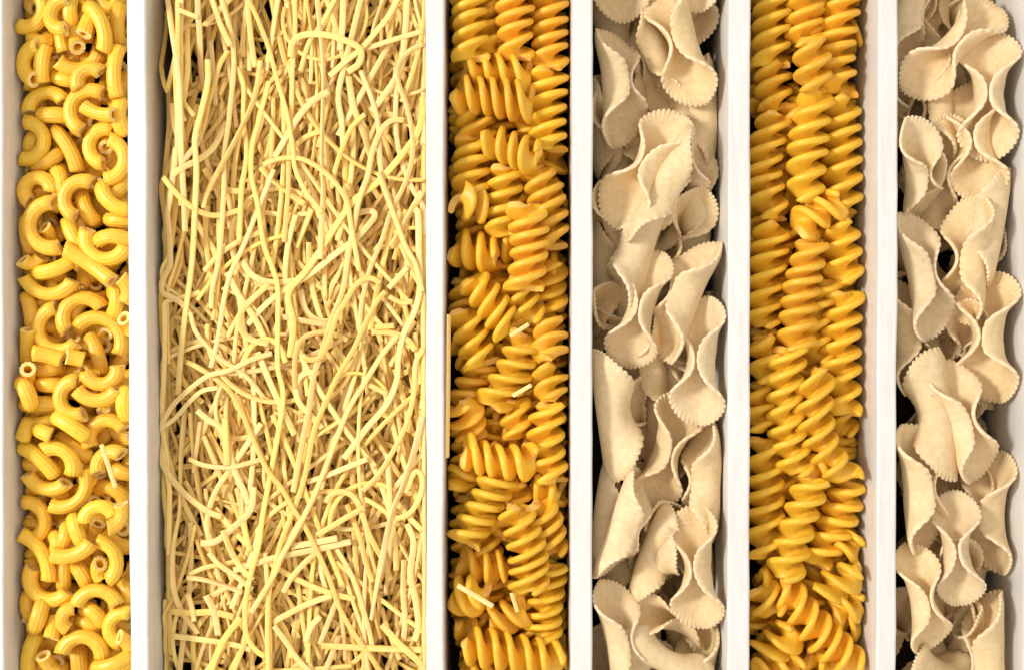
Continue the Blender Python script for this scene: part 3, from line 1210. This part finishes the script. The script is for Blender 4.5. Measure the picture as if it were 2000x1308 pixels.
def run_mac():
    pile = Pile('mac', -1.9, 0.05)
    r = np.random.default_rng(5)
    ents = []
    # lower layer, glimpsed in the gaps
    for k in range(370):
        cx = cy = 0.0
        a = r.uniform(0, 2 * math.pi)
        fl = r.uniform(0.3, 1)
        pts = []
        for t in (-1.35, 0, 1.35):
            x, y = 31 * math.cos(t) - 10, 31 * math.sin(t)
            x *= fl
            pts.append((cx + x * math.cos(a) - y * math.sin(a), cy + x * math.sin(a) + y * math.cos(a)))
        ents.append((-1 + k / 1000, pts, [0, 22 * math.sqrt(1 - fl * fl) * r.choice([-1, 1]), 0], True))
    n = 0
    for tile, v in rows(MAC):
        pts = [tp(tile, v[i], v[i + 1]) for i in (0, 2, 4)]
        zs = v[7:10] if len(v) > 7 else [0, 0, 0]
        if len(v) <= 7:
            # foreshortened pieces: give the hidden bend a height so the tube keeps its real curl
            ch = math.dist(pts[0], pts[2]); sg = math.dist(pts[1], ((pts[0][0] + pts[2][0]) / 2, (pts[0][1] + pts[2][1]) / 2))
            want = max(0.0, 24 - ch * 0.12)
            if sg < want:
                zs = [0, min(14, math.sqrt(want ** 2 - sg ** 2)), 0]
        ents.append((v[6] + n * 0.001, pts, zs, False)); n += 1
    ents.sort(key=lambda e: e[0])
    tops = []; recs = []
    for k, (lev, pts, zs, bur) in enumerate(ents):
        if bur:
            sx, sy = pile.low_spot(r, 30, 246, 14, 9)
            pts = [(q[0] + sx, q[1] + sy) for q in pts]
        mk = lambda z: macaroni_verts(pts, [z + q / K for q in zs], 900 + k)
        V = place(pile, mk, CAPS['mac'][int(lev)] if lev >= 0 else -0.9, 86 if not bur else 60)
        if bur and V[:, 2].max() > -0.7:
            continue
        pile.add(V)
        tops.append(V[:, 2].max())
        o = build('elbow_macaroni', V, MAC_F, [M_MAC, M_MAC_END], MAC_M, MAC_S)
        recs.append((o, V, pts[1][0], pts[1][1], mac_pose(pts, zs), bur))
    finish(pile, recs, 'mac', (MAC_F, MAC_M, MAC_S, [M_MAC, M_MAC_END], 'macaroni_heap', 'heap of elbow macaroni under the top layer of the leftmost section'))
    print('mac', len(tops), np.percentile(tops, [5, 25, 50, 75, 95]).round(2))


# ---- fusilli
def fus_pose(A, B, za, zb):
    if abs(za - zb) > 17:
        return 'seen end on'
    a = math.degrees(math.atan2(-(B[1] - A[1]), B[0] - A[0])) % 180
    if 78 < a < 102:
        return 'lying straight up and down'
    if a < 25 or a > 155:
        return 'lying crosswise'
    return 'slanting up to the right' if a < 90 else 'slanting down to the right'


def run_fus(key, txt, seed, base):
    pile = Pile(key, base, 0.06)
    r = np.random.default_rng(seed)
    b = BOX[key]
    ents = []
    for k in range(80):
        cx = cy = 0.0
        a = math.pi / 2 + r.normal(0, 0.5)
        h = r.uniform(60, 85)
        ents.append((-1 + k / 1000, (cx - h * math.cos(a), cy - h * math.sin(a)), (cx + h * math.cos(a), cy + h * math.sin(a)), 36, 0, 0, True))
    n = 0
    for tile, v in rows(txt):
        za, zb = (v[6], v[7]) if len(v) > 6 else (0, 0)
        ents.append((v[4] + n * 0.001, tp(tile, v[0], v[1]), tp(tile, v[2], v[3]), v[5], za, zb, False)); n += 1
    ents.sort(key=lambda e: e[0])
    tops = []; recs = []
    for k, (lev, A, B, rad, za, zb, bur) in enumerate(ents):
        ph = r.uniform(0, 6.28)
        if not bur and za == 0 and zb == 0:
            za, zb = r.normal(0, 3, 2)
        if bur:
            sx, sy = pile.low_spot(r, b[0] + 22, b[2] - 22, 14, 18)
            A = (A[0] + sx, A[1] + sy); B = (B[0] + sx, B[1] + sy)
        meta = {}

        def mk(z):
            V, nn, mm = fusilli_verts([*W(*A, z), z + za / K], [*W(*B, z), z + zb / K], rad, ph, seed * 1000 + k, 59.0 if key == 'fua' else 69.0)
            meta['nm'] = (nn, mm)
            return V
        V = place(pile, mk, CAPS['fus'][int(lev)] if lev >= 0 else -0.9, 82 if not bur else 50)
        if bur and V[:, 2].max() > -0.75:
            continue
        pile.add(V)
        tops.append(V[:, 2].max())
        F, M, S = fusilli_faces(*meta['nm'])
        o = build('fusilli_spiral', V, F, [M_FUS, M_FUS_EDGE], M, S)
        recs.append((o, V, (A[0] + B[0]) / 2, (A[1] + B[1]) / 2, fus_pose(A, B, za, zb), bur))
    finish(pile, recs, key)
    print(key, len(tops), np.percentile(tops, [5, 25, 50, 75, 95]).round(2))


# ---- pinched discs
def bow_pose(A, B, roll):
    ar = abs(roll)
    if ar > 100:
        return 'turned over, folded back up'
    if ar > 28:
        # + : mouth to picture right when travelling down
        right = (roll > 0) == (B[1] > A[1])
        return 'on its side, mouth to ' + ('right' if right else 'left')
    a = math.degrees(math.atan2(-(B[1] - A[1]), B[0] - A[0])) % 180
    if 75 < a < 105:
        return 'upright, both lobes facing up'
    return 'slanting, both lobes facing up'


def run_bow(key, txt, seed, base):
    pile = Pile(key, base, 0.09)
    r = np.random.default_rng(seed)
    b = BOX[key]
    ents = []
    for k in range(34):
        cx = cy = 0.0
        a = math.pi / 2 + r.normal(0, 0.25); h = 118
        ents.append((-1 + k / 1000, (cx - h * math.cos(a), cy - h * math.sin(a)), (cx + h * math.cos(a), cy + h * math.sin(a)), r.uniform(-110, 110), True, 0.0))
    n = 0
    for tile, v in rows(txt):
        A = tp(tile, v[0], v[1]); B = tp(tile, v[2], v[3])
        # pieces whose far end is hidden keep their full length, sloping down out of sight
        ents.append((v[5] + n * 0.001, A, B, v[4], False, v[6] if len(v) > 6 else 0.0)); n += 1
    ents.sort(key=lambda e: e[0])
    tops = []; recs = []
    for k, (lev, A, B, roll, bur, twi) in enumerate(ents):
        L2 = math.dist(A, B)
        dz = 0.0
        if L2 < 205:
            dz = math.sqrt(225 ** 2 - L2 ** 2) / K * 0.75
            dz *= -1
        var = int(r.integers(0, 10))
        if bur:
            sx, sy = pile.low_spot(r, b[0] + 25, b[2] - 25, 16, 20)
            A = (A[0] + sx, A[1] + sy); B = (B[0] + sx, B[1] + sy)
        mk = lambda z: bow_verts([*W(*A, z), z - dz * 0.3], [*W(*B, z), z + dz * 0.7], roll, var, twi)
        V = place(pile, mk, CAPS['bow'][int(lev)] if lev >= 0 else -1.2, 92 if not bur else 50)
        if bur and V[:, 2].max() > -1.0:
            continue
        pile.add(V)
        tops.append(V[:, 2].max())
        o = build('scalloped_bow_pasta', V, BOW_F, [M_BOW, M_BOW_EDGE], BOW_M, [True] * len(BOW_F))
        recs.append((o, V, (A[0] + B[0]) / 2, (A[1] + B[1]) / 2, bow_pose(A, B, roll), bur))
    finish(pile, recs, key)
    print(key, len(tops), np.percentile(tops, [5, 25, 50, 75, 95]).round(2))


# ---- noodles
def noo_pose(P):
    d = P[-1] - P[0]
    L = np.linalg.norm(np.diff(P, axis=0), axis=1).sum()
    q = np.linalg.norm(d) / (L + 1e-9)
    if L < 60:
        return 'very short'
    if q < 0.80:
        return 'strongly curled'
    a = math.degrees(math.atan2(-d[1], d[0])) % 180
    s = 'gently wavy' if q < 0.975 else 'straight'
    if 76 < a < 104:
        return s + ' upright'
    if a < 25 or a > 155:
        return s + ' crosswise'
    return s + (' right-leaning' if a < 90 else ' left-leaning')


def run_noodles():
    pile = Pile('noo', -1.6, 0.045)
    r = np.random.default_rng(77)
    b = BOX['noo']

    def rand_path(short=False):
        L = r.uniform(90, 200) if short else r.uniform(200, 620)
        step = 26
        n = max(4, int(L / step))
        x = 350 + 480 * r.beta(1.05, 0.95); y = r.uniform(-60, 1370)
        cross = 0.24 if y > 560 else 0.08
        a = math.pi / 2 + r.normal(0, 0.30) + (math.pi if r.random() < 0.5 else 0)
        if r.random() < cross:
            a = r.uniform(0, 2 * math.pi)
        cur = r.normal(0, 0.028); P = [(x, y)]
        if r.random() < 0.16:
            cur = r.choice([-1, 1]) * r.uniform(0.16, 0.34)
        for i in range(n):
            a += cur; cur += r.normal(0, 0.012)
            x += step * math.cos(a); y += step * math.sin(a)
            lo = (338 if y < 420 else 316) + 12 * math.sin(y * 0.013)
            if x < lo:
                x = lo + 3; a = math.pi / 2 * np.sign(math.sin(a)) if abs(math.sin(a)) > 0.1 else a + 1.2; cur = 0
            if x > 838:
                x = 835; a = math.pi / 2 * np.sign(math.sin(a)) if abs(math.sin(a)) > 0.1 else a + 1.2; cur = 0
            P.append((x, y))
        P = np.array(P)
        return P - (0, (P[:, 1].mean() - P[0, 1]) * 0.5)

    ents = [(-1, rand_path(k % 5 == 0), 2) for k in range(1200)]
    tr = []
    for ln in NOO.strip().splitlines():
        h, t = ln.split('|')
        tile, lev = h.split()
        q = [float(x) for x in t.split()]
        pts = [tp(tile, q[i], q[i + 1]) for i in range(0, len(q), 2)]
        if pts[0][1] > pts[-1][1]:
            pts.reverse()
        tr.append([float(lev), pts])
    for cut in (435, 869):
        # strands that run on past the cut are one strand
        up = [e for e in tr if abs(e[1][-1][1] - cut) < 14]
        dn = [e for e in tr if abs(e[1][0][1] - cut) < 14]
        for e in up:
            best = min((d for d in dn if d is not e), key=lambda d: abs(d[1][0][0] - e[1][-1][0]), default=None)
            if best is not None and abs(best[1][0][0] - e[1][-1][0]) < 16:
                e[1] = e[1][:-1] + best[1][1:] if len(e[1]) > 2 and len(best[1]) > 2 else e[1] + best[1][1:]
                dn.remove(best); tr.remove(best)
            else:
                d = np.subtract(e[1][-1], e[1][-2]); d = d / np.linalg.norm(d)
                e[1].append(tuple(np.array(e[1][-1]) + d * r.uniform(30, 110)))
        for e in dn:
            d = np.subtract(e[1][0], e[1][1]); d = d / np.linalg.norm(d)
            e[1].insert(0, tuple(np.array(e[1][0]) + d * r.uniform(30, 110)))
    for e in tr:
        for k, kk, lim in ((0, 1, 8), (-1, -2, 1300)):
            if (k == 0 and e[1][0][1] < 8) or (k == -1 and e[1][-1][1] > 1300):
                d = np.subtract(e[1][k], e[1][kk]); d = d / np.linalg.norm(d) * 60
                q = tuple(np.array(e[1][k]) + d)
                e[1].insert(0, q) if k == 0 else e[1].append(q)
        ents.append((e[0], np.array(e[1]), 0))
    nrand = max(0, 296 - len(tr))
    ents += [(0.5, rand_path(k % 3 == 0), 1) for k in range(nrand)]
    order = sorted(range(len(ents)), key=lambda i: (ents[i][0], i if ents[i][2] != 0 else r.random()))
    SV, SF, SM = [], [], []
    tops = []; recs = []; nind = 0
    for oi, i in enumerate(order):
        lev, pts, kind = ents[i]
        P = smooth_path(pts, 12.0 if kind == 2 else 5.0)
        n = len(P)
        wpx = r.uniform(9.0, 13.0) if kind == 0 else r.uniform(7.0, 11.5)
        tpx = r.uniform(4.2, 6.2)
        z = np.full(n, -1.0)
        for _ in range(2):
            X = np.array([W(px, py, zz) for (px, py), zz in zip(P, z)])
            xi = np.stack([X[:, 0], X[:, 1], z], 1)
            T = np.gradient(X, axis=0); T /= np.linalg.norm(T, axis=1, keepdims=True) + 1e-9
            Nn = np.stack([-T[:, 1], T[:, 0]], 1)
            hs = []
            for off in (-0.4, 0, 0.4):
                q = np.zeros((n, 3)); q[:, :2] = X + Nn * off * wpx / K
                hs.append(pile.H[pile.cells(q)])
            h = np.max(hs, 0)
            m = run_max(h, 3)
            # stiff strand: rests on the high spots and bridges the dips
            zz = blur(0.6 * run_max(h, 12) + 0.4 * m, 11) if kind != 2 else blur(0.25 * run_max(h, 2) + 0.75 * h, 2)
            if kind != 2:
                zz = np.maximum(blur(np.maximum(zz, h - 0.05), 3), h - 0.06)
            z = np.minimum(zz + tpx / 2 / K, -0.22 + 0.05 * lev)
        pad = wpx * 0.5 / K
        y = 654 - X[:, 1] * K
        lo = (edge_x(b[0], b[1], y) - 1000) / K + pad + 0.02; hi = (edge_x(b[2], b[3], y) - 1000) / K - pad - 0.02
        X[:, 0] = np.clip(X[:, 0], lo, hi)
        P3 = np.stack([X[:, 0], X[:, 1], z], 1)
        P3 = np.stack([blur(P3[:, 0], 1), blur(P3[:, 1], 1), blur(P3[:, 2], 2)], 1)
        s = np.linspace(0, 1, n)
        tw = 0.25 * np.sin(s * r.uniform(2, 7) + r.uniform(0, 6)) + r.normal(0, 0.12)
        if r.random() < 0.14:
            tw = tw + 0.9 * np.sin(s * math.pi * r.uniform(0.8, 1.6))
        V = noodle_verts(P3, wpx / K, tpx / K, tw)
        pile_V = V.copy()
        # denser stamps so the height map has no holes
        mids = (P3[:-1] + P3[1:]) / 2
        nn = np.concatenate([Nn, Nn[:-1]]); cc = np.concatenate([P3, mids])
        st = []
        for off in (-0.5, -0.2, 0.2, 0.5):
            q = cc.copy(); q[:, :2] += nn * off * wpx / K; q[:, 2] += tpx / 2 / K * 0.8
            st.append(q)
        pile.add(np.vstack(st))
        tops.append(P3[:, 2].mean())
        F = noodle_faces(n)
        if kind == 2:
            off = sum(len(a) for a in SV)
            SV.append(V); SF += [tuple(a + off for a in f) for f in F]; SM += [0] * (len(F) - 2) + [1, 1]
        else:
            o = build('egg_noodle', V, F, [M_NOO, M_NOO_END], [0] * (len(F) - 2) + [1, 1], [True] * (len(F) - 2) + [False] * 2)
            nind += 1
            c = P[n // 2]
            recs.append((o, V, c[0], c[1], noo_pose(P), False))
    finish(pile, recs, 'noo')
    o = build('noodle_tangle', np.vstack(SV), SF, [M_NOO, M_NOO_END], SM, [True] * len(SF))
    o['kind'] = 'stuff'
    o['label'] = 'tangle of pale egg noodles filling the wide compartment beneath the top strands'
    o['category'] = 'pasta'
    print('noo', nind, np.percentile(tops, [5, 25, 50, 75, 95]).round(2))
    return pile


run_mac()
run_fus('fua', FUA, 3, -2.2)
run_fus('fub', FUB, 4, -2.2)
run_bow('boa', BOA, 6, -2.4)
run_bow('bob', BOB, 7, -2.3)
run_noodles()

# stray bits of noodle
for box, tile, ax, ay, bx, by, w, lab in STRAY:
    A = tp(tile, ax, ay); B = tp(tile, bx, by)
    P = smooth_path([A, B], 4)
    zt = {'mac': -0.22, 'fua': -0.12}[box]
    X = np.array([[*W(p[0], p[1], zt), zt] for p in P])
    V = noodle_verts(X, w / K, 5 / K, np.full(len(P), 0.2))
    F = noodle_faces(len(P))
    o = build('noodle_piece', V, F, [M_NOO, M_NOO_END], [0] * (len(F) - 2) + [1, 1])
    o['label'] = lab; o['category'] = 'pasta'

# a flat strip standing on edge against the second divider
P = smooth_path([(875, 614), (874, 750), (872, 893)], 5)
X = np.array([[*W(p[0] + 1.5, p[1], -0.2), -0.2] for p in P])
V = noodle_verts(X, 17 / K, 4 / K, np.full(len(P), 1.25) )
F = noodle_faces(len(P))
o = build('noodle_strip', V, F, [M_NOO, M_NOO_END], [0] * (len(F) - 2) + [1, 1])
o['label'] = 'long flat pale strip standing on edge against the divider left of the first spirals'
o['category'] = 'pasta'

# ------------------------------------------------------------------ labels
KIND = {'mac': ('ridged elbow macaroni', 'the leftmost section', 'elbow macaroni in the leftmost section'),
        'noo': ('egg noodle', 'the wide section', 'egg noodles in the wide section'),
        'fua': ('golden spiral', 'third section', 'golden spirals in the third section'),
        'boa': ('scalloped pinched disc', 'fourth section', 'scalloped pinched discs in the fourth section'),
        'fub': ('deep yellow spiral', 'fifth section', 'deep yellow spirals in the fifth section'),
        'bob': ('scalloped pinched disc', 'rightmost section', 'scalloped pinched discs in the rightmost section')}
ORD = ['topmost', 'second', 'third', 'fourth', 'fifth', 'sixth', 'seventh', 'eighth', 'ninth', 'tenth', 'eleventh', 'twelfth',
       'thirteenth', 'fourteenth', 'fifteenth', 'sixteenth', 'seventeenth', 'eighteenth', 'nineteenth', 'twentieth']
SHORT = {'standing on end, mouth up': 'on end', 'curled open to the right': 'open right', 'curled open to the left': 'open left',
         'arched, both ends down': 'arched', 'curved like a smile': 'smile-shaped', 'upright, seen from its back': 'upright',
         'crosswise, seen from its back': 'crosswise', 'aslant, seen from its back': 'aslant', 'lying straight up and down': 'upright',
         'lying crosswise': 'crosswise', 'slanting up to the right': 'rising rightwards', 'slanting down to the right': 'falling rightwards',
         'turned over, folded back up': 'turned over', 'on its side, mouth to right': 'mouth right', 'on its side, mouth to left': 'mouth left',
         'upright, both lobes facing up': 'upright', 'slanting, both lobes facing up': 'slanting', 'seen end on': 'end on'}
for key, its in ITEMS.items():
    kind, place_name, grp = KIND[key]
    b = BOX[key]
    sets = {}
    for it in its:
        fx = (it['x'] - b[0]) / (b[2] - b[0])
        band = min(4, max(0, int(it['y'] / 261.6)))
        if key == 'noo':
            band = min(6, max(0, int(it['y'] / 186.9)))
            side = ('far left', 'left', 'middle', 'right', 'far right')[min(4, max(0, int(fx * 5)))]
            height = ('top', 'upper', 'upper centre', 'centre', 'lower centre', 'lower', 'bottom')[band]
        else:
            side = 'left' if fx < 0.36 else 'middle' if fx < 0.64 else 'right'
            height = ('top', 'upper', 'central', 'lower', 'bottom')[band]
        it['o']['group'] = grp
        pose = it['pose']
        if it['buried']:
            pose = 'half hidden, ' + SHORT.get(pose, pose)
        sets.setdefault((pose, side, height), []).append(it)
    for (pose, side, height), lst in sets.items():
        lst.sort(key=lambda q: q['y'])
        for i, it in enumerate(lst):
            o = ''
            if len(lst) > 1:
                o = ('upper ', 'lower ')[i] if len(lst) == 2 else ORD[min(i, 19)] + ' '
                if i == len(lst) - 1 and len(lst) > 2:
                    o = 'lowest '
            if key == 'noo':
                it['o']['label'] = f'{o}pale {kind}, {pose}, in the {height} {side} of the pile'
            else:
                it['o']['label'] = f'{o}{kind} {pose}, {height} {side} of {place_name}'
print('objects', len(bpy.data.objects), 'tris', sum(len(m.loop_triangles) or sum(len(p.vertices) - 2 for p in m.polygons) for m in bpy.data.meshes))
